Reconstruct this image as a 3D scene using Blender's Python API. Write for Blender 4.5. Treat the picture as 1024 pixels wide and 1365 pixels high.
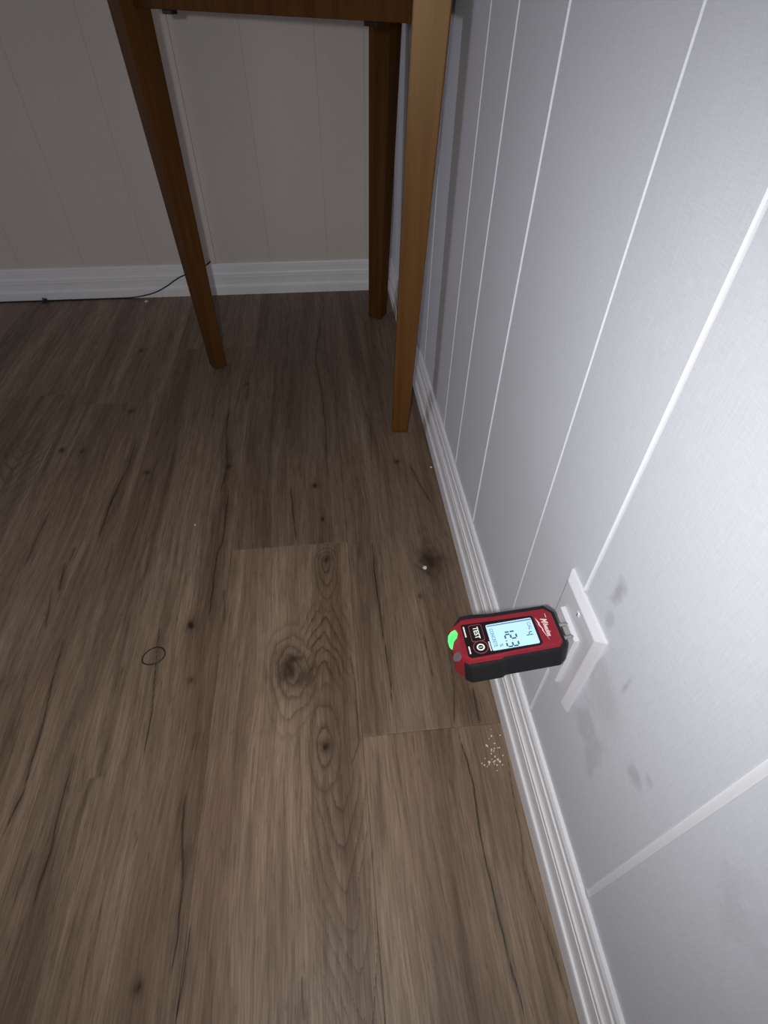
import bpy, bmesh, math, random
import numpy as np
from mathutils import Vector, Matrix

sc = bpy.context.scene
C = sc.collection
for o in list(bpy.data.objects):
    bpy.data.objects.remove(o)

# ------------------------------------------------------------------ camera
YAW, PITCH, ROLL = 0.11838, -0.79446, 0.01673
CAM = Vector((-0.1879, 0.0, 0.6363))
F_PX = 722.52
cy, sy, cp, sp = math.cos(YAW), math.sin(YAW), math.cos(PITCH), math.sin(PITCH)
fwd = Vector((sy * cp, cy * cp, sp)); rgt = Vector((cy, -sy, 0)); up = rgt.cross(fwd)
cr_, sr_ = math.cos(ROLL), math.sin(ROLL)
rgt, up = cr_ * rgt + sr_ * up, -sr_ * rgt + cr_ * up
cam = bpy.data.cameras.new('camera'); cam_o = bpy.data.objects.new('camera', cam); C.objects.link(cam_o)
M = Matrix((rgt, up, -fwd)).transposed().to_4x4(); M.translation = CAM
cam_o.matrix_world = M
cam.sensor_fit = 'HORIZONTAL'; cam.sensor_width = 36.0; cam.lens = F_PX / 1024 * 36
cam.clip_start = 0.01
sc.camera = cam_o

# ------------------------------------------------------------------ world, lights, exposure
w = bpy.data.worlds.new('dim_room'); sc.world = w; w.use_nodes = True
w.node_tree.nodes['Background'].inputs[0].default_value = (0.92, 0.95, 1.0, 1)
w.node_tree.nodes['Background'].inputs[1].default_value = 0.012
def lamp(name, kind, loc, power, col, size, target=None):
    d = bpy.data.lights.new(name, kind); d.energy = power; d.color = col
    if kind == 'AREA': d.size = size
    elif kind == 'SPOT': d.shadow_soft_size = size; d.spot_size = math.radians(136); d.spot_blend = 1.0
    else: d.shadow_soft_size = size
    o = bpy.data.objects.new(name, d); C.objects.link(o); o.location = loc
    if target is not None:
        o.rotation_euler = (Vector(target) - Vector(loc)).to_track_quat('-Z', 'Y').to_euler()
    return o
lamp('phone_flash', 'SPOT', (-0.228, -0.02, 0.655), 11.3, (1.0, 0.995, 0.99), 0.008, CAM + fwd - rgt * 0.14)
lamp('window_light', 'AREA', (-2.3, 1.30, 0.32), 4.7, (0.88, 0.86, 1.0), 0.4, (0.0, 0.8, 0.4))
lamp('fill_light', 'AREA', (-1.0, -2.6, 0.38), 7.0, (1.0, 0.95, 0.92), 1.4, (-0.5, 1.4, 0.5))  # unseen fill added behind the camera to lift the back wall
sc.view_settings.view_transform = 'Standard'; sc.view_settings.look = 'None'
sc.view_settings.gamma = 1.0; sc.view_settings.use_curve_mapping = False
sc.view_settings.exposure = 0.0

# ------------------------------------------------------------------ materials
def mat(name):
    m = bpy.data.materials.new(name); m.use_nodes = True
    nt = m.node_tree
    return m, nt, nt.nodes['Principled BSDF']
class G:
    """tiny node-graph helper"""
    def __init__(s, nt): s.nt = nt
    def n(s, t, **kw):
        x = s.nt.nodes.new(t)
        for k, v in kw.items(): setattr(x, k, v)
        return x
    def put(s, sock, v):
        if hasattr(v, 'links') or isinstance(v, bpy.types.NodeSocket): s.nt.links.new(v, sock)
        elif v is not None: sock.default_value = v
    def math(s, op, a, b=None, c=None, clamp=False):
        x = s.n('ShaderNodeMath', operation=op, use_clamp=clamp)
        s.put(x.inputs[0], a)
        if b is not None: s.put(x.inputs[1], b)
        if c is not None: s.put(x.inputs[2], c)
        return x.outputs[0]
    def vscale(s, v, sc3):
        x = s.n('ShaderNodeVectorMath', operation='MULTIPLY'); s.put(x.inputs[0], v); x.inputs[1].default_value = sc3
        return x.outputs[0]
    def vadd(s, v, a):
        x = s.n('ShaderNodeVectorMath', operation='ADD'); s.put(x.inputs[0], v); s.put(x.inputs[1], a)
        return x.outputs[0]
    def dist(s, v, p):
        x = s.n('ShaderNodeVectorMath', operation='DISTANCE'); s.put(x.inputs[0], v); x.inputs[1].default_value = p
        return x.outputs[1]
    def noise(s, v, scale, detail=2, rough=0.5):
        x = s.n('ShaderNodeTexNoise'); s.put(x.inputs['Vector'], v)
        x.inputs['Scale'].default_value = scale; x.inputs['Detail'].default_value = detail; x.inputs['Roughness'].default_value = rough
        return x.outputs['Fac']
    def rng(s, v, a, b, c=0.0, d=1.0):
        x = s.n('ShaderNodeMapRange'); s.put(x.inputs[0], v)
        for i, q in enumerate((a, b, c, d)): x.inputs[i + 1].default_value = q
        return x.outputs[0]
    def mix(s, f, a, b, mode='MIX'):
        x = s.n('ShaderNodeMix', data_type='RGBA', blend_type=mode)
        s.put(x.inputs[0], f); s.put(x.inputs[6], a); s.put(x.inputs[7], b)
        return x.outputs[2]
    def bump(s, h, strength, dist, bsdf):
        x = s.n('ShaderNodeBump'); x.inputs['Strength'].default_value = strength; x.inputs['Distance'].default_value = dist
        s.put(x.inputs['Height'], h); s.nt.links.new(x.outputs[0], bsdf.inputs['Normal'])
def rgb(r, g, b): return (r, g, b, 1.0)

def plain(name, col, rough=0.5, spec=0.5, metal=0.0, var=0.06, scale=300, bump=0.0, emit=0.0):
    m, nt, b = mat(name); g = G(nt)
    co = g.n('ShaderNodeTexCoord').outputs['Object']
    nz = g.noise(co, scale, 3)
    dark = tuple(c * (1 - var) for c in col) + (1,); lite = tuple(min(1, c * (1 + var)) for c in col) + (1,)
    c = g.mix(nz, dark, lite); g.put(b.inputs['Base Color'], c)
    b.inputs['Roughness'].default_value = rough; b.inputs['Specular IOR Level'].default_value = spec; b.inputs['Metallic'].default_value = metal
    if bump: g.bump(nz, bump, 0.0005, b)
    if emit:
        g.put(b.inputs['Emission Color'], c); b.inputs['Emission Strength'].default_value = emit
    return m

def wall_material(name, col, smudges=()):
    m, nt, b = mat(name); g = G(nt)
    pos = g.n('ShaderNodeNewGeometry').outputs['Position']
    weave = g.noise(g.vscale(pos, (90, 90, 900)), 1.0, 3, 0.6)
    thread = g.noise(g.vscale(pos, (700, 700, 60)), 1.0, 2, 0.6)
    blot = g.noise(pos, 5.0, 3)
    f = g.math('ADD', g.math('MULTIPLY', weave, 0.55), g.math('MULTIPLY', thread, 0.45))
    c = g.mix(g.rng(f, 0.3, 0.7), tuple(x * 0.93 for x in col) + (1,), tuple(min(1, x * 1.05) for x in col) + (1,))
    c = g.mix(g.rng(blot, 0.35, 0.7, 0.0, 0.10), c, rgb(col[0] * 0.75, col[1] * 0.72, col[2] * 0.68))
    nzs = g.noise(pos, 60.0, 3)
    tot = None
    for (y, z, ry, rz, a) in smudges:
        p2 = g.vscale(pos, (0, 1 / ry, 1 / rz))
        d = g.dist(p2, (0, y / ry, z / rz))
        d = g.math('ADD', d, g.rng(nzs, 0.3, 0.7, -0.5, 0.5))
        k = g.rng(d, 1.1, 0.3, 0.0, a)
        tot = k if tot is None else g.math('MAXIMUM', tot, k)
    if tot is not None: c = g.mix(tot, c, rgb(0.22, 0.22, 0.23))
    g.put(b.inputs['Base Color'], c); b.inputs['Roughness'].default_value = 0.55; b.inputs['Specular IOR Level'].default_value = 0.3
    g.bump(f, 0.25, 0.0006, b)
    return m

def floor_material():
    m, nt, b = mat('vinyl_oak'); g = G(nt)
    pos = g.n('ShaderNodeNewGeometry').outputs['Position']
    oi = g.n('ShaderNodeObjectInfo').outputs['Random']
    at = g.n('ShaderNodeAttribute', attribute_name='fig')
    sep = g.n('ShaderNodeSeparateColor'); nt.links.new(at.outputs['Color'], sep.inputs[0])
    crack, ring, blot = sep.outputs[0], sep.outputs[1], sep.outputs[2]
    off = g.n('ShaderNodeCombineXYZ'); g.put(off.inputs[2], g.math('MULTIPLY', oi, 40.0))
    warp = g.noise(g.vscale(pos, (7, 2.2, 1)), 1.0, 2)
    wv = g.n('ShaderNodeCombineXYZ'); g.put(wv.inputs[0], g.math('MULTIPLY', warp, 0.03))
    p = g.vadd(g.vadd(pos, wv.outputs[0]), off.outputs[0])
    soft = g.noise(g.vscale(p, (24, 1.6, 1)), 1.0, 3, 0.55)
    streak = g.noise(g.vscale(p, (130, 4.5, 1)), 1.0, 3, 0.6)
    fine = g.noise(g.vscale(p, (520, 22, 1)), 1.0, 3, 0.65)
    dash = g.noise(g.vscale(p, (430, 42, 1)), 1.0, 2, 0.6)
    c = g.mix(g.rng(soft, 0.32, 0.68), rgb(*DARKW), rgb(*LIGHTW))
    c = g.mix(g.rng(streak, 0.3, 0.7, 0.0, 1.0), g.mix(1.0, c, rgb(0.80, 0.78, 0.76), 'MULTIPLY'), g.mix(1.0, c, rgb(1.13, 1.13, 1.13), 'MULTIPLY'))
    c = g.mix(g.rng(fine, 0.35, 0.68, 0.0, 1.0), g.mix(1.0, c, rgb(0.74, 0.73, 0.72), 'MULTIPLY'), g.mix(1.0, c, rgb(1.17, 1.17, 1.17), 'MULTIPLY'))
    c = g.mix(g.rng(dash, 0.60, 0.74, 0.0, 0.45), c, rgb(0.055, 0.036, 0.024))
    c = g.mix(g.math('MULTIPLY', ring, 1.0, None, True), c, rgb(0.055, 0.036, 0.024))
    c = g.mix(g.math('MULTIPLY', blot, 0.90), c, rgb(0.060, 0.036, 0.022))
    c = g.mix(crack, c, rgb(0.016, 0.010, 0.007))
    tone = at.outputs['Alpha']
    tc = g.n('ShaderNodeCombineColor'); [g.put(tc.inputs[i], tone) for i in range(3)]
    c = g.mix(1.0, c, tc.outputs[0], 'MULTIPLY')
    g.put(b.inputs['Base Color'], c)
    g.put(b.inputs['Roughness'], g.rng(fine, 0.3, 0.7, 0.52, 0.40)); b.inputs['Specular IOR Level'].default_value = 0.25
    h = g.math('SUBTRACT', g.math('MULTIPLY', fine, 0.5), g.math('ADD', crack, g.math('MULTIPLY', ring, 0.3)))
    g.bump(h, 0.6, 0.0007, b)
    return m

def wood_material(name, dark, lite, rough, spec):
    m, nt, b = mat(name); g = G(nt)
    co = g.n('ShaderNodeTexCoord').outputs['Object']
    a = g.noise(g.vscale(co, (60, 60, 3)), 1.0, 4, 0.6)
    s = g.noise(g.vscale(co, (400, 400, 12)), 1.0, 2, 0.6)
    f = g.math('ADD', g.math('MULTIPLY', a, 0.7), g.math('MULTIPLY', s, 0.3))
    g.put(b.inputs['Base Color'], g.mix(g.rng(f, 0.3, 0.7), dark + (1,), lite + (1,)))
    b.inputs['Roughness'].default_value = rough; b.inputs['Specular IOR Level'].default_value = spec
    b.inputs['Specular Tint'].default_value = (1.0, 0.72, 0.42, 1)
    g.bump(f, 0.1, 0.0005, b)
    return m

LIGHTW = (0.310, 0.226, 0.160); DARKW = (0.170, 0.112, 0.074)
SM = [(0.204, 0.332, 0.008, 0.016, 0.42), (0.198, 0.305, 0.006, 0.010, 0.22), (0.156, 0.289, 0.003, 0.014, 0.30),
      (0.166, 0.205, 0.022, 0.022, 0.22), (0.146, 0.196, 0.012, 0.030, 0.20), (0.190, 0.190, 0.02, 0.012, 0.18),
      (0.111, 0.248, 0.012, 0.008, 0.28), (0.103, 0.266, 0.006, 0.006, 0.25), (0.188, 0.262, 0.004, 0.02, 0.25), (0.03, 0.30, 0.02, 0.02, 0.12)]
M_WALL_R = wall_material('panel_paint', (0.745, 0.77, 0.835), SM)
M_GROOVE = plain('groove_paint', (0.90, 0.91, 0.94), 0.6, 0.3, var=0.03, scale=80)
M_WALL_B = wall_material('back_panel_paint', (0.68, 0.635, 0.595))
M_TRIM = plain('trim_paint', (0.88, 0.88, 0.91), 0.4, 0.4, var=0.05, scale=60)
M_FLOOR = floor_material()
M_SUB = plain('subfloor', (0.03, 0.022, 0.017), 0.9, 0.1)
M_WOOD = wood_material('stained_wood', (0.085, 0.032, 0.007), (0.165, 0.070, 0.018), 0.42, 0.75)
M_WOOD_SHADED = wood_material('stained_wood_shaded', (0.058, 0.023, 0.007), (0.112, 0.050, 0.016), 0.6, 0.06)  # shaded copy of the wood: dimmer light on rear legs and aprons in its colour
M_PLATE = plain('white_plastic', (0.74, 0.74, 0.79), 0.35, 0.5, var=0.02)
M_RED = plain('red_plastic', (0.235, 0.013, 0.024), 0.42, 0.45, var=0.08)
M_RUBBER = plain('black_rubber', (0.014, 0.014, 0.016), 0.65, 0.2, var=0.2, bump=0.2)
M_GLOSS = plain('black_gloss', (0.012, 0.008, 0.010), 0.25, 0.5, var=0.1)
M_LCD = plain('backlit_screen', (0.42, 0.66, 0.88), 0.3, 0.4, var=0.03, scale=120, emit=0.36)
M_LCDEDGE = plain('screen_edge', (0.16, 0.20, 0.34), 0.4, 0.4)
M_SEG = plain('screen_segment', (0.05, 0.10, 0.13), 0.6, 0.2)
M_SEGP = plain('screen_segment_pale', (0.16, 0.27, 0.42), 0.6, 0.2)
M_INK = plain('white_ink', (0.85, 0.84, 0.83), 0.5, 0.3, var=0.02)
M_INKPINK = plain('pale_ink', (0.85, 0.66, 0.66), 0.5, 0.3, var=0.02)
M_OUTL = plain('red_ink', (0.22, 0.05, 0.06), 0.5, 0.3)
M_GREEN = plain('green_lens', (0.10, 0.85, 0.18), 0.35, 0.5, emit=0.45)
M_GREY = plain('grey_rubber', (0.13, 0.10, 0.12), 0.6, 0.3)
M_STEEL = plain('steel', (0.55, 0.55, 0.56), 0.3, 0.5, metal=1.0)
M_DARK = plain('dark_metal', (0.014, 0.007, 0.005), 0.5, 0.3)
M_CABLE = plain('black_cable', (0.02, 0.018, 0.018), 0.5, 0.4)
M_CRUMB = plain('plaster_crumb', (0.78, 0.72, 0.66), 0.8, 0.2, var=0.1)
M_LINT = plain('lint', (0.05, 0.05, 0.07), 0.9, 0.1)

# ------------------------------------------------------------------ mesh helpers
def link_mesh(name, verts, faces, m, parent=None, smooth=False, fix=True):
    me = bpy.data.meshes.new(name); me.from_pydata([tuple(v) for v in verts], [], faces); me.update()
    if fix:
        bm = bmesh.new(); bm.from_mesh(me); bmesh.ops.recalc_face_normals(bm, faces=bm.faces); bm.to_mesh(me); bm.free()
    if smooth: me.polygons.foreach_set('use_smooth', [True] * len(me.polygons))
    me.materials.append(m)
    o = bpy.data.objects.new(name, me); C.objects.link(o)
    if parent is not None: o.parent = parent
    return o
def bevel(o, wdt, seg=2):
    bm = bmesh.new(); bm.from_mesh(o.data)
    bmesh.ops.bevel(bm, geom=[e for e in bm.edges if e.calc_face_angle(0) > 0.3], offset=wdt, segments=seg, affect='EDGES', profile=0.6)
    bm.to_mesh(o.data); bm.free(); return o
def loft(rings, closed=True):
    n = len(rings[0]); v = [p for r in rings for p in r]; f = []
    for i in range(len(rings) - 1):
        for j in range(n):
            k = (j + 1) % n
            f.append((i * n + j, i * n + k, (i + 1) * n + k, (i + 1) * n + j))
    if closed:
        f.append(tuple(range(n - 1, -1, -1))); f.append(tuple((len(rings) - 1) * n + j for j in range(n)))
    return v, f
def box(name, a, b, m, parent=None, bev=0.0):
    (x0, y0, z0), (x1, y1, z1) = a, b
    v, f = loft([[(x0, y0, z), (x1, y0, z), (x1, y1, z), (x0, y1, z)] for z in (z0, z1)])
    o = link_mesh(name, v, f, m, parent)
    if bev: bevel(o, bev)
    return o
def prism(name, poly, z0, z1, m, parent=None, bev=0.0):
    v, f = loft([[(x, y, z) for x, y in poly] for z in (z0, z1)])
    o = link_mesh(name, v, f, m, parent)
    if bev: bevel(o, bev)
    return o
def cyl(r0, r1, z0, z1, n=16):
    return loft([[(r * math.cos(2 * math.pi * i / n), r * math.sin(2 * math.pi * i / n), z) for i in range(n)] for r, z in ((r0, z0), (r1, z1))])
def tube(path, r, n=8, closed=False):
    P = [Vector(p) for p in path]; rings = []
    for i, p in enumerate(P):
        a = P[i - 1] if (i or closed) else p; b = P[(i + 1) % len(P)] if (i < len(P) - 1 or closed) else p
        t = (b - a).normalized(); s = t.cross(Vector((0, 0, 1)))
        if s.length < 1e-4: s = Vector((1, 0, 0))
        s.normalize(); u = s.cross(t)
        rings.append([p + r * (math.cos(2 * math.pi * k / n) * s + math.sin(2 * math.pi * k / n) * u) for k in range(n)])
    if closed:
        rings.append(rings[0]); v, f = loft(rings[:-1], False); L = len(P)
        for j in range(n):
            k = (j + 1) % n; f.append(((L - 1) * n + j, (L - 1) * n + k, k, j))
        return v, f
    return loft(rings)
def spline(pts, n):
    out = []
    P = [pts[0]] + list(pts) + [pts[-1]]
    for i in range(1, len(P) - 2):
        p0, p1, p2, p3 = [Vector(q) for q in P[i - 1:i + 3]]
        for k in range(n):
            t = k / n
            out.append(0.5 * ((2 * p1) + (p2 - p0) * t + (2 * p0 - 5 * p1 + 4 * p2 - p3) * t * t + (3 * p1 - p0 - 3 * p2 + p3) * t ** 3))
    out.append(Vector(pts[-1])); return out
def empty(name, loc, label=None, cat=None, group=None):
    o = bpy.data.objects.new(name, None); C.objects.link(o); o.location = loc; o.empty_display_size = 0.02
    tag(o, label, cat, group); return o
def tag(o, label=None, cat=None, group=None, kind=None):
    if label: o['label'] = label
    if cat: o['category'] = cat
    if group: o['group'] = group
    if kind: o['kind'] = kind
    return o

# ------------------------------------------------------------------ the setting
YB = 1.4874; HW = 2.4; X0 = -2.5; Y0 = -0.9
PROF = [(0, 0), (.0126, 0), (.0126, .0195), (.0119, .0222), (.0098, .0228), (.0089, .0262), (.0089, .0405), (.0097, .0445), (.0080, .0453),
        (.0080, .0468), (.0094, .0476), (.0094, .0520), (.0076, .0530), (.0064, .0560), (.0060, .0662), (.0064, .0676), (.0050, .0684),
        (.0050, .0752), (.0034, .0787), (0, .0787)]

wr = box('wall_right', (.0014, Y0, 0), (.10, YB + .1, HW), M_GROOVE); tag(wr, kind='structure', label='light grey panelled wall on the right with white painted grooves')
GR = [(-.62, .005), (-.44, .005), (-.30, .004), (-.13, .006), (.0717, .0052), (.235, .0037), (.3325, .0014), (.5108, .0044), (.6362, .0036), (.7347, .0032), (.9464, .0040), (1.06, .003), (1.17, .003), (1.30, .003), (1.41, .003)]
edges = [(Y0, 0)] + GR + [(YB + .01, 0)]
for (a, wa), (b, wb) in zip(edges, edges[1:]):
    y0, y1 = a + wa / 2, b - wb / 2; c = .0007
    v, f = loft([[(.0, y0 + c, z), (.0, y1 - c, z), (.0016, y1, z), (.0016, y0, z)] for z in (0, HW)])
    link_mesh('panel', v, f, M_WALL_R, wr)
wb_ = box('wall_back', (X0, YB + .0012, 0), (.10, YB + .10, HW), M_WALL_B); tag(wb_, kind='structure', label='beige grey panelled wall at the back')
GB = [-2.3, -2.12, -1.95, -1.78, -1.62, -1.46, -1.32, -1.15, -.945, -.79, -.63, -.465, -.322, -.172, -.07]
for a, b in zip([X0] + GB, GB + [0.0]):
    c = .0005; g0 = .0003
    v, f = loft([[(a + g0 + c, YB, z), (b - g0 - c, YB, z), (b - g0, YB + .0014, z), (a + g0, YB + .0014, z)] for z in (0, HW)])
    link_mesh('panel', v, f, M_WALL_B, wb_)
v, f = loft([[(-d, Y0, z) for d, z in PROF], [(-d, YB - d, z) for d, z in PROF]])
tag(link_mesh('baseboard_right', v, f, M_TRIM), kind='structure', label='white moulded baseboard under the right wall')
v, f = loft([[(X0, YB - d, z) for d, z in PROF], [(-d, YB - d, z) for d, z in PROF]])
tag(link_mesh('baseboard_back', v, f, M_TRIM), kind='structure', label='white moulded baseboard under the back wall')
# narrow batten over a panel seam of the back wall
bt = box('trim_1', (-.4745, YB - .007, .0787), (-.4605, YB + .0005, HW), M_WALL_B, None, .0015); tag(bt, kind='structure', label='narrow white batten on the back wall behind the leg')

# ---- floor: printed vinyl planks
fl = box('floor', (X0, Y0, -.02), (.05, YB + .05, -.0035), M_SUB); tag(fl, kind='structure', label='brown oak plank floor')
CR = [
(1.3,0.7,[(-0.6764, 0.9965), (-0.6746, 0.8648)]),
(1.6,0.9,[(-0.5567, 0.8609), (-0.5562, 0.7701), (-0.5637, 0.7033), (-0.5636, 0.6018)]),
(3.5,0.8,[(-0.5618, 0.7217), (-0.5629, 0.6746)]),
(1.6,0.9,[(-0.394, 0.9525), (-0.3914, 0.8621), (-0.3807, 0.7619), (-0.3873, 0.6867)]),
(1.3,1,[(-0.3738, 0.7021), (-0.3704, 0.5785), (-0.3761, 0.5562), (-0.3741, 0.4244)]),
(1.8,0.6,[(-0.3648, 1.1012), (-0.3593, 0.9494)]),
(1.3,0.8,[(-0.5927, 0.5938), (-0.5946, 0.5469)]),
(2.5,0.75,[(-0.5989, 0.5616), (-0.5926, 0.5045)]),
(1.6,0.7,[(-0.6052, 0.519), (-0.5915, 0.4424)]),
(1.3,0.7,[(-0.6563, 0.6747), (-0.6578, 0.6109), (-0.6558, 0.5529)]),
(1.3,1,[(-0.5618, 0.4268), (-0.5595, 0.3694), (-0.5515, 0.3047), (-0.5483, 0.2314), (-0.5541, 0.1905)]),
(1,0.95,[(-0.4405, 0.4369), (-0.4353, 0.3863), (-0.4269, 0.3149), (-0.4265, 0.2593)]),
(1.2,0.9,[(-0.5031, 0.2704), (-0.5039, 0.2391), (-0.5018, 0.1736), (-0.5042, 0.1259)]),
(1.2,0.6,[(-0.5055, 0.2732), (-0.5053, 0.2278)]),
(1.2,1,[(-0.3729, 0.221), (-0.3719, 0.177), (-0.3655, 0.1343), (-0.3638, 0.0906), (-0.3654, 0.0631)]),
(0.9,0.8,[(-0.3535, 0.0997), (-0.3542, 0.0583), (-0.357, 0.0309)]),
(0.9,0.7,[(-0.3584, 0.4894), (-0.3538, 0.4307)]),
(1.5,0.9,[(-0.1896, 1.4085), (-0.2183, 1.1244), (-0.2034, 0.9354), (-0.2036, 0.8286), (-0.2034, 0.7092)]),
(1.2,0.95,[(-0.2682, 0.7017), (-0.2571, 0.5676)]),
(1.2,0.7,[(-0.1268, 0.9557), (-0.1156, 0.8537), (-0.1227, 0.7441)]),
(0.9,0.7,[(-0.1385, 0.7842), (-0.1405, 0.7416)]),
(1.1,0.9,[(-0.0566, 0.738), (-0.0442, 0.6768), (-0.0303, 0.6275)]),
(1,0.6,[(-0.0772, 0.7483), (-0.0796, 0.6859)]),
(1.5,0.6,[(-0.0567, 1.2629), (-0.0616, 1.145)]),
(1.2,1,[(-0.1402, 0.5642), (-0.1409, 0.4721), (-0.1399, 0.3882), (-0.1377, 0.3198), (-0.1386, 0.2885)]),
(1,0.8,[(-0.0845, 0.3909), (-0.0838, 0.3511), (-0.0821, 0.3213)]),
(1,0.8,[(-0.0551, 0.3717), (-0.0593, 0.3048), (-0.0684, 0.2591)]),
(1.2,0.9,[(-0.036, 0.3065), (-0.0373, 0.2559)]),
(1.2,1,[(-0.0665, 0.2553), (-0.0646, 0.234), (-0.0602, 0.1911), (-0.0642, 0.1416), (-0.0624, 0.0777), (-0.0605, 0.0344), (-0.0586, -0.0014)]),
(0.8,0.7,[(-0.0164, 0.2181), (-0.0223, 0.1372), (-0.0272, 0.1097), (-0.0198, 0.0477), (-0.017, 0.0013)]),
(1.1,0.8,[(-0.1875, 0.3692), (-0.1831, 0.3315), (-0.1828, 0.2836), (-0.1824, 0.2521), (-0.1955, 0.2241)]),
(0.8,0.5,[(-0.4159, 0.1747), (-0.4196, 0.182)]),
(1.6,0.7,[(-0.0806, 0.5083), (-0.0576, 0.4819)]),
(1.0,0.7,[(-0.1609, 0.5249), (-0.1604, 0.563)]),
(1,0.5,[(-0.4817, 0.6178), (-0.4903, 0.5569), (-0.4869, 0.4837)]),
(1,0.6,[(-0.5383, 0.5994), (-0.531, 0.505)]),
(1,0.5,[(-0.3714, 0.2828), (-0.3719, 0.2612)]),
(1.2,0.5,[(-0.5195, 0.1788), (-0.5222, 0.1349)]),
(0.9,0.6,[(-0.2491, 0.0508), (-0.2479, 0.0192)]),
]
KN = [(-.588,.949,9,.9),(-.52,.757,6,1),(-.615,1.189,7,.7),(-.685,.835,7,.7),(-.648,.827,9,.6),(-.398,.43,8,1),(-.386,.35,5,1),(-.392,.058,6,.8),
      (-.226,.694,6,1),(-.215,.614,4,.9),(-.077,.746,6,.9),(-.266,.354,23,1.0),(-.212,.528,7,1),(-.222,.25,8,.9),(-.081,.449,4,.9),(-.054,.512,21,.9),
      (-.244,.338,19,.65),(-.622,.37,14,.3),(-.363,1.028,5,.7),(-.379,.76,6,.8)]
BD = [(4.5,.50,[(-.487,.98),(-.475,.535),(-.487,.484),(-.47,.243),(-.478,.24),(-.492,.0)]),(4,.45,[(-.305,1.2),(-.307,.8),(-.309,.57)]),(7,.45,[(-.746,.95),(-.713,.6)]),
      (6,.45,[(-.715,1.1),(-.69,.62)]),(5,.4,[(-.163,.25),(-.165,.13)]),(5,.35,[(-.60,.56),(-.585,.48)]),(7,.35,[(-.52,.36),(-.53,.1)]),(16,.5,[(-.495,.2),(-.485,-.12)]),(7,.3,[(-.235,1.45),(-.25,.9)]),(6,.3,[(-.12,1.4),(-.13,.9)])]
def vnoise(x, y, seed):
    xi = np.floor(x).astype(np.int64); yi = np.floor(y).astype(np.int64); fx = x - xi; fy = y - yi
    fx = fx * fx * (3 - 2 * fx); fy = fy * fy * (3 - 2 * fy)
    def h(a, b):
        n = (a * 374761393 + b * 668265263 + seed * 974711) & 0x7fffffff
        n = ((n ^ (n >> 13)) * 1274126177) & 0x7fffffff
        return ((n ^ (n >> 16)) & 0xffff) / 65535.0
    return (h(xi, yi) * (1 - fx) + h(xi + 1, yi) * fx) * (1 - fy) + (h(xi, yi + 1) * (1 - fx) + h(xi + 1, yi + 1) * fx) * fy
def fbm(x, y, seed, o=3):
    t = 0; a = 0.5
    for i in range(o): t = t + a * (vnoise(x * 2 ** i, y * 2 ** i, seed + i) - 0.5); a *= 0.5
    return t
def segdist(x, y, pts):
    """distance across the grain (x) to a polyline running along y, and how far along it (0 to 1)"""
    P = sorted(pts, key=lambda p: p[1]); ys = np.array([p[1] for p in P]); xs = np.array([p[0] for p in P])
    t = (y - ys[0]) / (ys[-1] - ys[0] + 1e-9)
    return x - np.interp(y, ys, xs), t, ys[-1] - ys[0]
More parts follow.
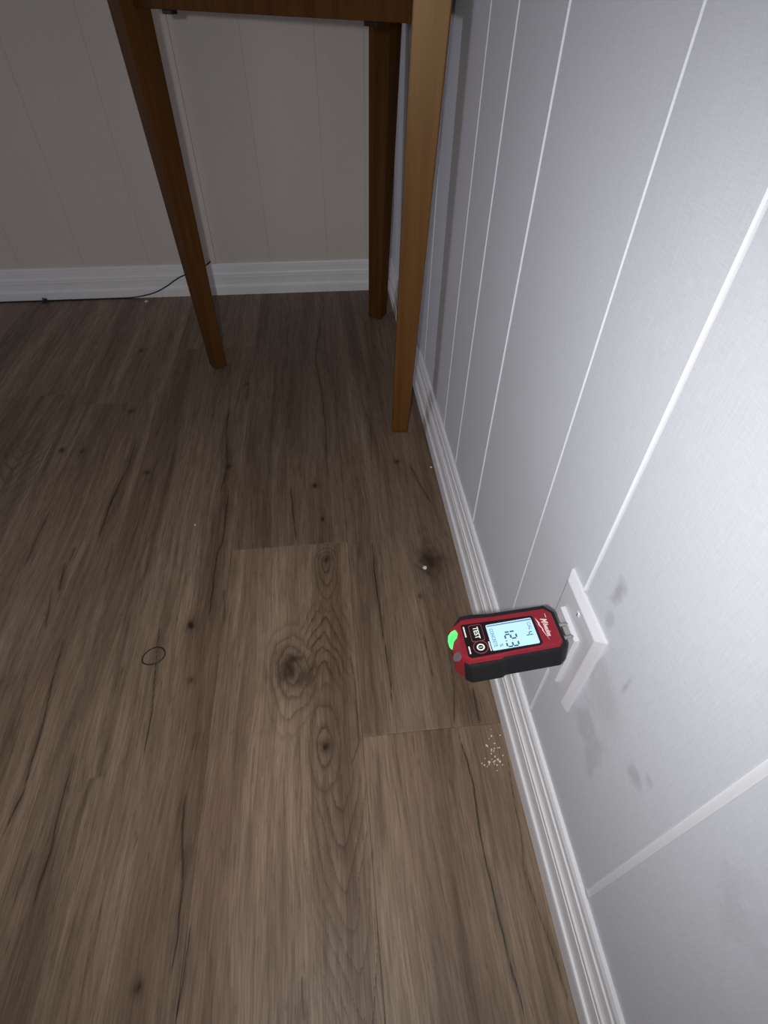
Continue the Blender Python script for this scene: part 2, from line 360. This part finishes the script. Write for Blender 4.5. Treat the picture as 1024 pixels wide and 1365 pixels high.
def figure(x, y, seed, own):
    jx = fbm(x * 40, y * 55, 11) * .0022 + fbm(x * 5, y * 14, 12) * .004
    crack = np.zeros_like(x)
    for wd, s, pts in CR:
        if max(p[0] for p in pts) < x.min() - .02 or min(p[0] for p in pts) > x.max() + .02: continue
        d, t, L = segdist(x + jx, y, pts)
        e = np.clip(t * 7 + .0, 0, 1) * np.clip((1 - t) * 7, 0, 1) * (t > 0) * (t < 1)
        wv = wd * .00065 * (.55 + 1.1 * vnoise(x * 0 + 3.3 * wd, y * 45, 5)) * (.35 + .65 * e)
        crack = np.maximum(crack, s * np.minimum(1, e * 2.5) * np.exp(-(d / wv) ** 2))
        crack = np.maximum(crack, .28 * s * e * np.exp(-(d / (wv * 5)) ** 2))
    blot = np.zeros_like(x)
    for wd, s, pts in BD:
        d, t, L = segdist(x + jx * 2, y, pts)
        e = np.clip(t * 5, 0, 1) * np.clip((1 - t) * 5, 0, 1)
        blot = np.maximum(blot, s * e * np.exp(-(d / (wd * .001)) ** 2) * (.55 + .9 * vnoise(x * 160, y * 9, 21)))
    for kx, ky, r, s in KN:
        r = r * .001
        d = np.sqrt(((x - kx) / r) ** 2 + ((y - ky) / (r * 1.25)) ** 2) + fbm(x * 130, y * 90, 31) * 1.3
        blot = np.maximum(blot, s * np.exp(-np.clip(d, 0, 9) ** 2 * 1.15))
        crack = np.maximum(crack, .85 * s * np.exp(-(d / .35) ** 2) if r < .012 else .55 * s * np.exp(-(d / .4) ** 2))
    # growth-ring figure: iso-lines of a height field bent round the knots
    wob = fbm(x * 26, y * 12, 41) * .045 + fbm(x * 170, y * 60, 42) * .018
    ring = np.zeros_like(x)
    def rings(gf, period, mask, k=4):
        s = gf / period; s = s - np.floor(s)
        return mask * np.maximum(s ** k, .25 * (1 - s) ** 8)
    if own == 'cathedral':
        cx = -.208 + .02 * (y < .12) * (.12 - y) / .1 + fbm(y * 6, y * 0, 43) * .02
        dx = np.abs(x - cx)
        gf = y - 2.6 * np.sqrt(dx ** 2 + .004 ** 2) - 34 * dx ** 2 + fbm(x * 22, y * 11, 44) * .035 + fbm(x * 230, y * 30, 45) * .012
        top = np.clip((y - .30) / .06, 0, 1)
        m1 = np.exp(-(dx / .040) ** 4) * np.clip((.24 - y) / .05, 0, 1) * (.6 + .6 * vnoise(x * 60, y * 14, 47))
        ring = np.maximum(ring, np.maximum(rings(gf, .034, m1, 6), rings(gf, .034, m1 * .5, 1.5)))
        # closed loops round the far small knot, reaching towards the big one
        d2 = np.sqrt(((x + .212) / .42) ** 2 + (np.where(y > .528, (y - .528) * 1.6, (y - .528) * .55)) ** 2) + wob * .25
        ring = np.maximum(ring, rings(-d2, .0125, np.clip(1 - d2 / .055, 0, 1) ** .4 * 1.2, 4))
        d3 = np.sqrt(((x + .222) / .55) ** 2 + ((y - .25) * .7) ** 2) + wob * .3
        ring = np.maximum(ring, rings(-d3, .017, np.clip(1 - d3 / .05, 0, 1) ** .5 * 1.2, 4))
        d4 = np.sqrt(((x + .262) / .75) ** 2 + ((y - .35) * .62) ** 2) + wob * .45
        ring = np.maximum(ring, rings(-d4, .012, np.clip(1 - d4 / .060, 0, 1) ** .6 * 1.0, 3))
        g5 = y * .55 + 1.25 * np.sqrt((x + .218) ** 2 + .007 ** 2) + wob * .5 + fbm(x * 35, y * 18, 46) * .02
        m5 = np.exp(-((x + .218) / .034) ** 4) * np.clip((y - .31) / .03, 0, 1) * np.clip((.46 - y) / .03, 0, 1)
        ring = np.maximum(ring, rings(g5, .0135, m5 * 1.1, 4))
    if own == 'left':
        dx = np.abs(x + .752 + .02 * fbm(y * 7, y * 0, 51))
        gf = -y + 1.5 * dx + 12 * dx ** 2 + wob
        ring = np.maximum(ring, rings(gf, .030, np.exp(-(dx / .05) ** 4) * np.clip(1 - np.abs(y - .79) / .13, 0, 1) * .8, 4))
    if own == 'right':
        d = np.sqrt(((x + .056) / .55) ** 2 + ((y - .508) * .6) ** 2) + wob * .5
        ring = np.maximum(ring, rings(-d, .018, np.clip(1 - d / .07, 0, 1) * .6, 3))
    # straight grain everywhere else
    sg = x / .016 + fbm(x * 9 + seed * 3.7, y * 1.7, 61 + seed) * 5 + fbm(x * 60, y * 6 + seed, 71) * 1.2
    ring = np.maximum(ring, rings(sg, 1.0, .34 * vnoise(x * 25 + seed, y * 2.1, 81 + seed), 3))
    return np.clip(crack, 0, 1), np.clip(ring, 0, 1), np.clip(blot, 0, 1)
def plank(x0, x1, y0, y1, seed, own, fine, tone):
    sx, sy_ = ((.0010, .0014) if own == 'cathedral' else (.0012, .0028)) if fine else (.006, .02)
    nx = max(2, int((x1 - x0) / sx)); ny = max(2, int((y1 - y0) / sy_)); gap = .00005; bv = .0006
    xs = np.concatenate([[x0 + gap, x0 + gap], np.linspace(x0 + gap + bv, x1 - gap - bv, nx), [x1 - gap, x1 - gap]])
    ya, yb = y0 + gap + bv, y1 - gap - bv
    yl = np.concatenate([np.arange(ya, -.02, .02), np.arange(max(ya, -.02), yb, sy_), [yb]]) if fine else np.linspace(ya, yb, ny)
    ys = np.concatenate([[y0 + gap, y0 + gap], yl, [y1 - gap, y1 - gap]])
    X, Y = np.meshgrid(xs, ys, indexing='xy'); Z = np.zeros_like(X)
    ex = np.minimum(np.arange(len(xs)), np.arange(len(xs))[::-1]); ey = np.minimum(np.arange(len(ys)), np.arange(len(ys))[::-1])
    e = np.minimum(ex[None, :], ey[:, None]); Z[e == 1] = -.00022; Z[e == 0] = -.004
    H, W_ = X.shape; co = np.stack([X, Y, Z], -1).reshape(-1, 3).astype(np.float32)
    i = np.arange(H * W_).reshape(H, W_)
    q = np.stack([i[:-1, :-1], i[:-1, 1:], i[1:, 1:], i[1:, :-1]], -1).reshape(-1, 4).astype(np.int32)
    me = bpy.data.meshes.new('plank'); me.vertices.add(len(co)); me.vertices.foreach_set('co', co.ravel())
    me.loops.add(q.size); me.loops.foreach_set('vertex_index', q.ravel()); me.polygons.add(len(q))
    me.polygons.foreach_set('loop_start', np.arange(0, q.size, 4, dtype=np.int32))
    me.update(calc_edges=True); me.validate()
    cr, ri, bl = figure(X.ravel(), Y.ravel(), seed, own)
    a = me.attributes.new('fig', 'FLOAT_COLOR', 'POINT')
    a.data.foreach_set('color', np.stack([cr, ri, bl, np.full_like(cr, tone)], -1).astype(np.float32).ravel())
    me.materials.append(M_FLOOR)
    o = bpy.data.objects.new('plank', me); C.objects.link(o); o.parent = fl
    return o
PW = .1775; OFF = -.0005
JOINTS = [[.257], [.561], [1.19, -.03], [.98, -.24], [1.02, -.2], [.62], [1.3, .1], [.45], [.9, -.3], [.2, 1.4], [.7], [1.1, -.1], [.4], [.8]]
sd = 0
for k, js in enumerate(JOINTS):
    xa, xb = OFF - PW * (k + 1), OFF - PW * k
    if k == 0: xb = -.001
    xa = max(xa, X0)
    ysn = [Y0] + sorted(js) + [YB - .001]; ysn = [y for y in ysn if y <= YB]
    for a, b in zip(ysn, ysn[1:]):
        if b - a < .01: continue
        sd += 1
        own = None
        if k == 1 and b < .6: own = 'cathedral'
        if k == 4 and .8 > a and b > .7: own = 'left'
        if k == 0 and a > .2: own = 'right'
        tone = 1.12 if own == 'cathedral' else {(0, 0): 1.06, (0, 1): .92, (1, 1): .84, (2, 1): .97, (3, 1): 1.10, (3, 0): 1.04, (4, 1): 1.1, (4, 0): 1.1}.get((k, 0 if b < .6 else 1), .94 + .08 * ((sd * 7) % 5) / 4)  # tone includes painted shade on far right planks under the table, left ones lifted
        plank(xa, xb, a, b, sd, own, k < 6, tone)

# ------------------------------------------------------------------ wall plate
PY, PZ = .2234, .2339
wp = empty('wall_plate', (0, PY, PZ), 'white rectangular plastic wall plate screwed to the grey panelled wall', 'wall plate')
def rect(hy, hz, x): return [(x, -hy, -hz), (x, hy, -hz), (x, hy, hz), (x, -hy, hz)]
v, f = loft([rect(.035, .057, 0), rect(.035, .057, -.0016), rect(.0344, .0564, -.0024), rect(.029, .051, -.0058), rect(.0280, .0500, -.0062)])
bevel(link_mesh('faceplate', v, f, M_PLATE, wp), .0004)
v, f = loft([rect(.0166, .0332, -.006), rect(.0166, .0332, -.0092), rect(.0158, .0324, -.0100)])
pz = link_mesh('insert', v, f, M_PLATE, wp); pz.location = (0, .0018, -.0055)
for s in (1, -1):
    v, f = cyl(.0028, .0024, 0, .0010, 14)
    q = link_mesh('screw', [(-.0060 - z, x, y + s * .0435) for x, y, z in v], f, M_PLATE, wp)
    box('slot', (-.00715, -.0003, s * .0435 - .0022), (-.0070, .0003, s * .0435 + .0022), M_GREY, q)

# ------------------------------------------------------------------ moisture meter
mm = empty('moisture_meter', (-.05997, .21672, .25662), 'red and black handheld moisture meter with lit screen, pins pressed to wall plate', 'meter')
MR = Matrix(((.9907, .0005, -.1359), (.0114, .9962, .0869), (.1354, -.0877, .9869)))
mm.rotation_euler = MR.to_euler()
mmf = lambda L: [(a / 1000, b / 1000) for a, b in L]
def ring3(L, z): return [(a, b, z / 1000) for a, b in mmf(L)]
R_ = [(-46.3, 14), (-46.3, -12), (-38, -21.8), (-12, -22), (-9, -20.4), (34, -20), (38, -16), (38, 11), (32.5, 17.5), (-11, 18.5), (-26, 20.3), (-36, 20.8)]
T_ = [(-38.8, 14), (-38.8, -14), (-35.5, -19.8), (-11.5, -19.8), (-8.5, -18.8), (32.8, -18.2), (36, -15), (36, 10.5), (31.5, 15.3), (-10.5, 16), (-25, 17.3), (-34, 17.6)]
Bt = [(a * .95 if a < -30 else a, b * .93) for a, b in R_]
v, f = loft([ring3(Bt, -14), ring3(R_, -9), ring3(R_, 7), ring3([(a * .7 + c * .3, b * .7 + d * .3) for (a, b), (c, d) in zip(R_, T_)], 10.6), ring3(T_, 14.5)])
bevel(link_mesh('case', v, f, M_RED, mm), .0006)
O_ = [(-40, -20.2), (-35.5, -23.8), (-11.5, -23.6), (-8.5, -21.8), (35, -21.4), (40, -17), (40.5, 13), (34.5, 21.6), (-11, 22.8), (-26, 25), (-35, 24.6), (-41, 17.5)]
sc_ = lambda L, k, j: [(a * k, b * j) for a, b in L]
v, f = loft([ring3(sc_(O_, .96, .90), -14.6), ring3(O_, -11), ring3(O_, 8.5), ring3(sc_(O_, .985, .965), 11.0)])
bevel(link_mesh('rubber_sleeve', v, f, M_RUBBER, mm), .0006)
def rrect(x0, x1, y0, y1, r, n=4):
    out = []
    for cx, cy_, a0 in ((x1 - r, y1 - r, 0), (x0 + r, y1 - r, 90), (x0 + r, y0 + r, 180), (x1 - r, y0 + r, 270)):
        for i in range(n + 1):
            a = math.radians(a0 + 90 * i / n); out.append((cx + r * math.cos(a), cy_ + r * math.sin(a)))
    return out
ZT = .0145
pn = prism('control_panel', mmf([(-35, 12.6), (-36, 11), (-36, -16.5), (-33.5, -18.6), (19, -17.3), (21.3, -15.5), (21.3, 9.2), (20, 10.6)]), ZT - .0004, ZT + .0003, M_GLOSS, mm)
ls = prism('screen', mmf(rrect(-17, 19.3, -15.6, 8.5, 1.2)), ZT, ZT + .0005, M_LCD, mm)
prism('screen_edge', mmf([(-16.2, 7.5), (19, 7.5), (19, 6.4), (-16.6, 6.6)]), ZT + .0005, ZT + .00056, M_LCDEDGE, ls)
def text(name, body, size, x, y, z, parent, m, shear=0.0, bold=0.0, sx=1.0, ext=.00004):
    cu = bpy.data.curves.new(name, 'FONT'); cu.body = body; cu.size = size; cu.shear = shear; cu.offset = bold; cu.align_x = 'LEFT'; cu.extrude = ext; cu.resolution_u = 3
    o = bpy.data.objects.new(name, cu); C.objects.link(o)
    dg = bpy.context.evaluated_depsgraph_get(); dg.update()
    me = bpy.data.meshes.new_from_object(o.evaluated_get(dg)); bpy.data.objects.remove(o)
    for vv in me.vertices:
        tx, ty, tz = vv.co; vv.co = (x + ty, y - tx * sx, z + tz)
    me.materials.clear(); me.materials.append(m); me.name = name
    r = bpy.data.objects.new(name, me); C.objects.link(r); r.parent = parent
    return r
SEG = {'1': 'bc', '2': 'abged', '3': 'abgcd', '4': 'fgbc'}
def digit(ch, x, y, h, wd, t, parent):
    """seven-segment digit: bottom-left at (x, y); up is +x, right is -y"""
    L = dict(a=((t / 2, h), (wd - t / 2, h)), b=((wd, h - t / 2), (wd, h / 2 + t / 3)), c=((wd, h / 2 - t / 3), (wd, t / 2)), d=((t / 2, 0), (wd - t / 2, 0)),
             e=((0, h / 2 - t / 3), (0, t / 2)), f=((0, h - t / 2), (0, h / 2 + t / 3)), g=((t / 2, h / 2), (wd - t / 2, h / 2)))
    V = []; F = []
    for s in SEG[ch]:
        (a, b), (c, d) = L[s]; dx, dy = c - a, d - b; n = math.hypot(dx, dy); nx, ny = -dy / n * t / 2, dx / n * t / 2; k = len(V)
        for (px, py) in ((a + nx, b + ny), (c + nx, d + ny), (c - nx, d - ny), (a - nx, b - ny)): V.append(((x + py) / 1000, (y - px) / 1000, ZT + .00056))
        F.append((k, k + 1, k + 2, k + 3))
    v = V + [(p[0], p[1], p[2] - .0001) for p in V]; n = len(V)
    F2 = F + [tuple(i + n for i in q[::-1]) for q in F]
    for q in F:
        for i in range(4): F2.append((q[i], q[(i + 1) % 4], q[(i + 1) % 4] + n, q[i] + n))
    return link_mesh('screen_digit', v, F2, M_SEG, parent)
digit('1', -4.6, 2.6, 8.2, 3.8, 1.25, ls); digit('2', -4.8, -3.4, 8.6, 4.2, 1.25, ls); digit('3', -5.2, -10.2, 8.8, 4.2, 1.25, ls)
box('decimal_point', (-.0054, -.0095, ZT + .0004), (-.0043, -.0086, ZT + .00056), M_SEG, ls)
digit('4', 11.2, -4.4, 5.6, 2.6, .8, ls)
text('screen_lettering', 'CAL', .0040, .0148, .0048, ZT + .00052, ls, M_SEGP, bold=.00003)
text('screen_lettering', 'CONCRETE', .0040, -.0150, .0045, ZT + .00052, ls, M_SEGP, bold=.00006, sx=.82)
text('screen_lettering', '%', .0040, -.0108, -.0106, ZT + .00052, ls, M_SEG)
def outline(name, poly, wd, z, m, parent):
    n = len(poly); cx = sum(p[0] for p in poly) / n; cy_ = sum(p[1] for p in poly) / n
    inn = []
    for p in poly:
        dx, dy = p[0] - cx, p[1] - cy_; L = math.hypot(dx, dy); inn.append((p[0] - dx / L * wd, p[1] - dy / L * wd))
    v = [(a / 1000, b / 1000, z) for a, b in poly] + [(a / 1000, b / 1000, z) for a, b in inn]
    v += [(a, b, c - .0002) for a, b, c in v]
    f = []
    for i in range(n):
        j = (i + 1) % n
        f += [(i, j, n + j, n + i), (2 * n + i, 2 * n + j, j, i), (n + i, n + j, 3 * n + j, 3 * n + i)]
    return link_mesh(name, v, f, m, parent)
tb = prism('test_button', mmf(rrect(-30.4, -20.4, -5.2, 10.2, 1.4)), ZT + .0002, ZT + .0008, M_GLOSS, mm)
outline('button_outline', rrect(-30.6, -20.2, -5.4, 10.4, 1.6), .7, ZT + .00085, M_OUTL, tb)
text('button_lettering', 'TEST', .0056, -.0272, .0083, ZT + .00085, tb, M_INK, bold=.00012, sx=.92)
circ = lambda cx, cy_, r, n=20: [(cx + r * math.cos(2 * math.pi * i / n), cy_ + r * math.sin(2 * math.pi * i / n)) for i in range(n)]
pb = prism('power_button', mmf(circ(-25.2, -10.8, 5.6)), ZT + .0002, ZT + .0008, M_GLOSS, mm)
outline('button_outline', circ(-25.2, -10.8, 5.9), .7, ZT + .00085, M_OUTL, pb)
outline('power_symbol', circ(-25.2, -10.8, 3.1), 1.15, ZT + .00088, M_INK, pb)
box('power_symbol', (-.0264, -.0111, ZT + .0007), (-.0240, -.0105, ZT + .00088), M_INK, pb)
rl = random.Random(3)
def ticks(x, y0, y1, h):
    """a line of printing too small to read: a row of short strokes"""
    y = y0
    while y > y1:
        k = .0006 + .0004 * rl.random()
        V.append((x, y, k, h)); y -= k + .00015
V = []; ticks(-.0347, .0104, .0012, .0011); ticks(-.0345, -.0083, -.0145, .0011); ticks(-.0186, -.0068, -.0152, .0009)
vs, fs = [], []
for x, y, k, h in V:
    b = len(vs); z1 = ZT + .0004
    vs += [(x, y, z1), (x + h, y, z1), (x + h, y - k, z1), (x, y - k, z1)]; fs.append((b, b + 1, b + 2, b + 3))
tag(link_mesh('panel_printing', vs, fs, M_INK, mm, fix=False), kind='stuff')
text('logo_lettering', 'M', .0068, .0262, .0064, ZT + .0001, mm, M_INKPINK, shear=.35, bold=.00016, sx=.8)
text('logo_lettering', 'ilwaukee', .0052, .0268, .0016, ZT + .0001, mm, M_INKPINK, shear=.35, bold=.00012, sx=.66)
prism('lightning_bolt', mmf([(22.6, 8.0), (24.6, 2.2), (24.2, 1.4), (25.6, -4.0), (25.2, -5.0), (27.4, -14.6), (24.4, -4.4), (24.9, -3.6), (23.0, 1.0), (23.4, 1.8)]), ZT - .0001, ZT + .00012, M_INKPINK, mm)
text('logo_lettering', '\u2013\u2013', .0036, .0302, .0102, ZT + .0001, mm, M_INKPINK, bold=.0001)
# indicator and button on the sloping nose (plane from (-38.8, 14.5) to (-43.5, 10.4) to (-46.3, 7))
def nose(y, s, off):
    x = -38.8 - s * 7.5; z = 14.5 - s * 7.5 + (0.55 if .2 < s < .9 else 0.15)
    return ((x - off * .7) / 1000, y / 1000, (z + off * .7) / 1000)
gp = [(10.5, .62), (9.5, .22), (6, .10), (2.6, .30), (1.2, .62), (-3.5, .98), (-.5, 1.12), (5, 1.14), (9.3, 1.0)]
v, f = loft([[nose(y, s, o) for y, s in gp] for o in (-.6, 1.1)]); link_mesh('indicator_lens', v, f, M_GREEN, mm)
gp = [(-12.5 + 3.6 * math.cos(2 * math.pi * i / 14), .66 + .38 * math.sin(2 * math.pi * i / 14)) for i in range(14)]
v, f = loft([[nose(y, s, o) for y, s in gp] for o in (-.6, 1.0)]); link_mesh('nose_button', v, f, M_GREY, mm)
for s in (1, -1):
    v, f = loft([[(x, s * .0061 + r * math.cos(2 * math.pi * i / 12), .0017 + r * math.sin(2 * math.pi * i / 12)) for i in range(12)] for x, r in ((.0365, .0016), (.0478, .0016), (.0492, .0006))])
    p_ = link_mesh('pin', v, f, M_STEEL, mm, smooth=False)
    v, f = loft([[(x, s * .0061 + r * math.cos(2 * math.pi * i / 12), .0017 + r * math.sin(2 * math.pi * i / 12)) for i in range(12)] for x, r in ((.0370, .0026), (.0405, .0024))])
    link_mesh('pin_collar', v, f, M_RUBBER, p_)

# ------------------------------------------------------------------ three-legged wooden table
LEG = {'near': ((-.0600, .8450), (-.0400, .8470), .031, .046, math.radians(-97)),
       'left': ((-.4320, 1.1090), (-.4425, 1.1110), .028, .047, math.radians(-56)),
       'far': ((-.0560, 1.3200), (-.0400, 1.3280), .034, .048, math.radians(-35))}
tb_ = empty('wooden_table', (-.18, 1.07, 0), 'amber brown wooden table with tapered square legs in the wall corner', 'table')
def TL(p, z): return (p[0] + .18, p[1] - 1.07, z)
def sq(c, s, a, z):
    out = []
    for k in range(4):
        b = a + math.pi / 4 + k * math.pi / 2; r = s / math.sqrt(2)
        out.append((c[0] + r * math.cos(b), c[1] + r * math.sin(b), z))
    return out
ZA, ZB, ZC = .584, .655, .680
for nm, (b, t, s0, s1, a) in LEG.items():
    v, f = loft([sq((0, 0), s0 * .93, a, 0), sq((0, 0), s0, a, .003), sq((t[0] - b[0], t[1] - b[1]), s1, a, ZB)])
    o = link_mesh('leg', v, f, M_WOOD if nm == 'near' else M_WOOD_SHADED, tb_); bevel(o, .0022, 3); o.location = TL(b, 0)
def bar(p, q, th, z0, z1, name):
    P, Q = Vector(p), Vector(q); d = (Q - P).normalized(); n = Vector((-d.y, d.x)) * th / 2
    L = [P + n, Q + n, Q - n, P - n]
    v, f = loft([[TL(k, z) for k in L] for z in (z0, z1)])
    return bevel(link_mesh(name, v, f, M_WOOD_SHADED, tb_), .0015)
tops = [Vector(LEG[k][1]) for k in ('near', 'left', 'far')]
for i in range(3): bar(tops[i], tops[(i + 1) % 3], .020, ZA, ZB, 'apron')
for t in (.165, .84):
    p = tops[0].lerp(tops[1], t); d = (tops[1] - tops[0]).normalized(); n = Vector((-d.y, d.x))
    L = [p + d * .009 + n * .006, p - d * .009 + n * .006, p - d * .009 - n * .006, p + d * .009 - n * .006]
    v, f = loft([[TL(k, z) for k in L] for z in (ZA - .005, ZA)]); bevel(link_mesh('fixing_block', v, f, M_DARK, tb_), .001)
cen = sum(tops, Vector((0, 0))) / 3
poly = []
for i in range(3):
    a, b, c = tops[i - 1], tops[i], tops[(i + 1) % 3]
    b2 = b + (b - cen).normalized() * .026
    p0 = b2.lerp(a, .14); p2 = b2.lerp(c, .14)
    p0 += (p0 - cen).normalized() * .03; p2 += (p2 - cen).normalized() * .03
    for k in range(7):
        s = k / 6; poly.append(p0 * (1 - s) ** 2 + b2 * 2 * s * (1 - s) + p2 * s * s)
poly = [Vector((min(p.x, -.004), p.y)) for p in poly]
v, f = loft([[TL(p, z) for p in poly] for z in (ZB, ZC)]); bevel(link_mesh('tabletop', v, f, M_WOOD, tb_), .003)

# ------------------------------------------------------------------ small things
path = spline([(-.4735, YB - .004, .086), (-.482, YB - .016, .082), (-.510, YB - .024, .071), (-.550, YB - .022, .057), (-.575, YB - .020, .044), (-.597, YB - .020, .031), (-.634, YB - .018, .014),
               (-.685, YB - .0155, .0035), (-.746, YB - .0150, .0018), (-.84, YB - .0150, .0018), (-.98, YB - .0150, .0018), (-1.15, YB - .0150, .0018)], 6)
v, f = tube(path, .0016, 8); tag(link_mesh('cable', v, f, M_CABLE, None, True), 'thin black cable drooping along the back baseboard', 'cable')
rp = []
a = Vector((-.4394, .3878)); ang = math.radians(26)
for i in range(40):
    t = 2 * math.pi * i / 40; x, y = .0144 * math.cos(t), .0118 * math.sin(t) * (1 + .10 * math.cos(t))
    rp.append((a.x + x * math.cos(ang) - y * math.sin(ang), a.y + x * math.sin(ang) + y * math.cos(ang), .0009))
v, f = tube(rp, .0008, 8, True); tag(link_mesh('hair_tie', v, f, M_CABLE, None, True), 'thin black elastic ring lying on the plank floor', 'ring')
rr = random.Random(8)
def chip(c, r, h):
    n = 6; pts = []
    for z, k in ((0, 1.0), (h, .65)):
        pts.append([(c[0] + r * k * (.6 + .6 * rr.random()) * math.cos(2 * math.pi * i / n), c[1] + r * k * (.6 + .6 * rr.random()) * math.sin(2 * math.pi * i / n), z) for i in range(n)])
    return loft(pts)
vs, fs = [], []
for i in range(34):
    c = (-.029 + rr.gauss(0, .0065), .222 + rr.gauss(0, .011)); c = (min(c[0], -.0145), c[1])
    v, f = chip(c, .0007 + .0011 * rr.random() ** 2, .0009); b = len(vs); vs += v; fs += [tuple(j + b for j in q) for q in f]
tag(link_mesh('plaster_crumbs', vs, fs, M_CRUMB), 'scatter of tiny white crumbs on floor beside the right baseboard', 'crumbs', kind='stuff')
for c, r, lab in (((-.0655, .4985), .0036, 'pale flake of plaster lying on the dark knot'), ((-.654, 1.4505), .006, 'pale crumb on floor below the cable end'),
                  ((-.018, .724), .0020, 'tiny pale crumb near right baseboard beyond the near leg'), ((-.418, .62), .0016, 'tiny pale speck alone on the dark left planks')):
    v, f = chip(c, r, .0012 + r * .2); tag(link_mesh('crumb', v, f, M_CRUMB), lab, 'crumb')
vs, fs = [], []
for i in range(7):
    t0 = rr.random() * 6.3; pth = [(-.912 + .009 * math.cos(t0 + k * .9) * (1 - k * .12), YB - .021 + .004 * math.sin(t0 + k), .0012 + .0022 * k * rr.random()) for k in range(6)]
    v, f = tube(pth, .0011, 5); b = len(vs); vs += v; fs += [tuple(j + b for j in q) for q in f]
tag(link_mesh('lint_ball', vs, fs, M_LINT), 'small dark tuft of lint against the back baseboard', 'lint')
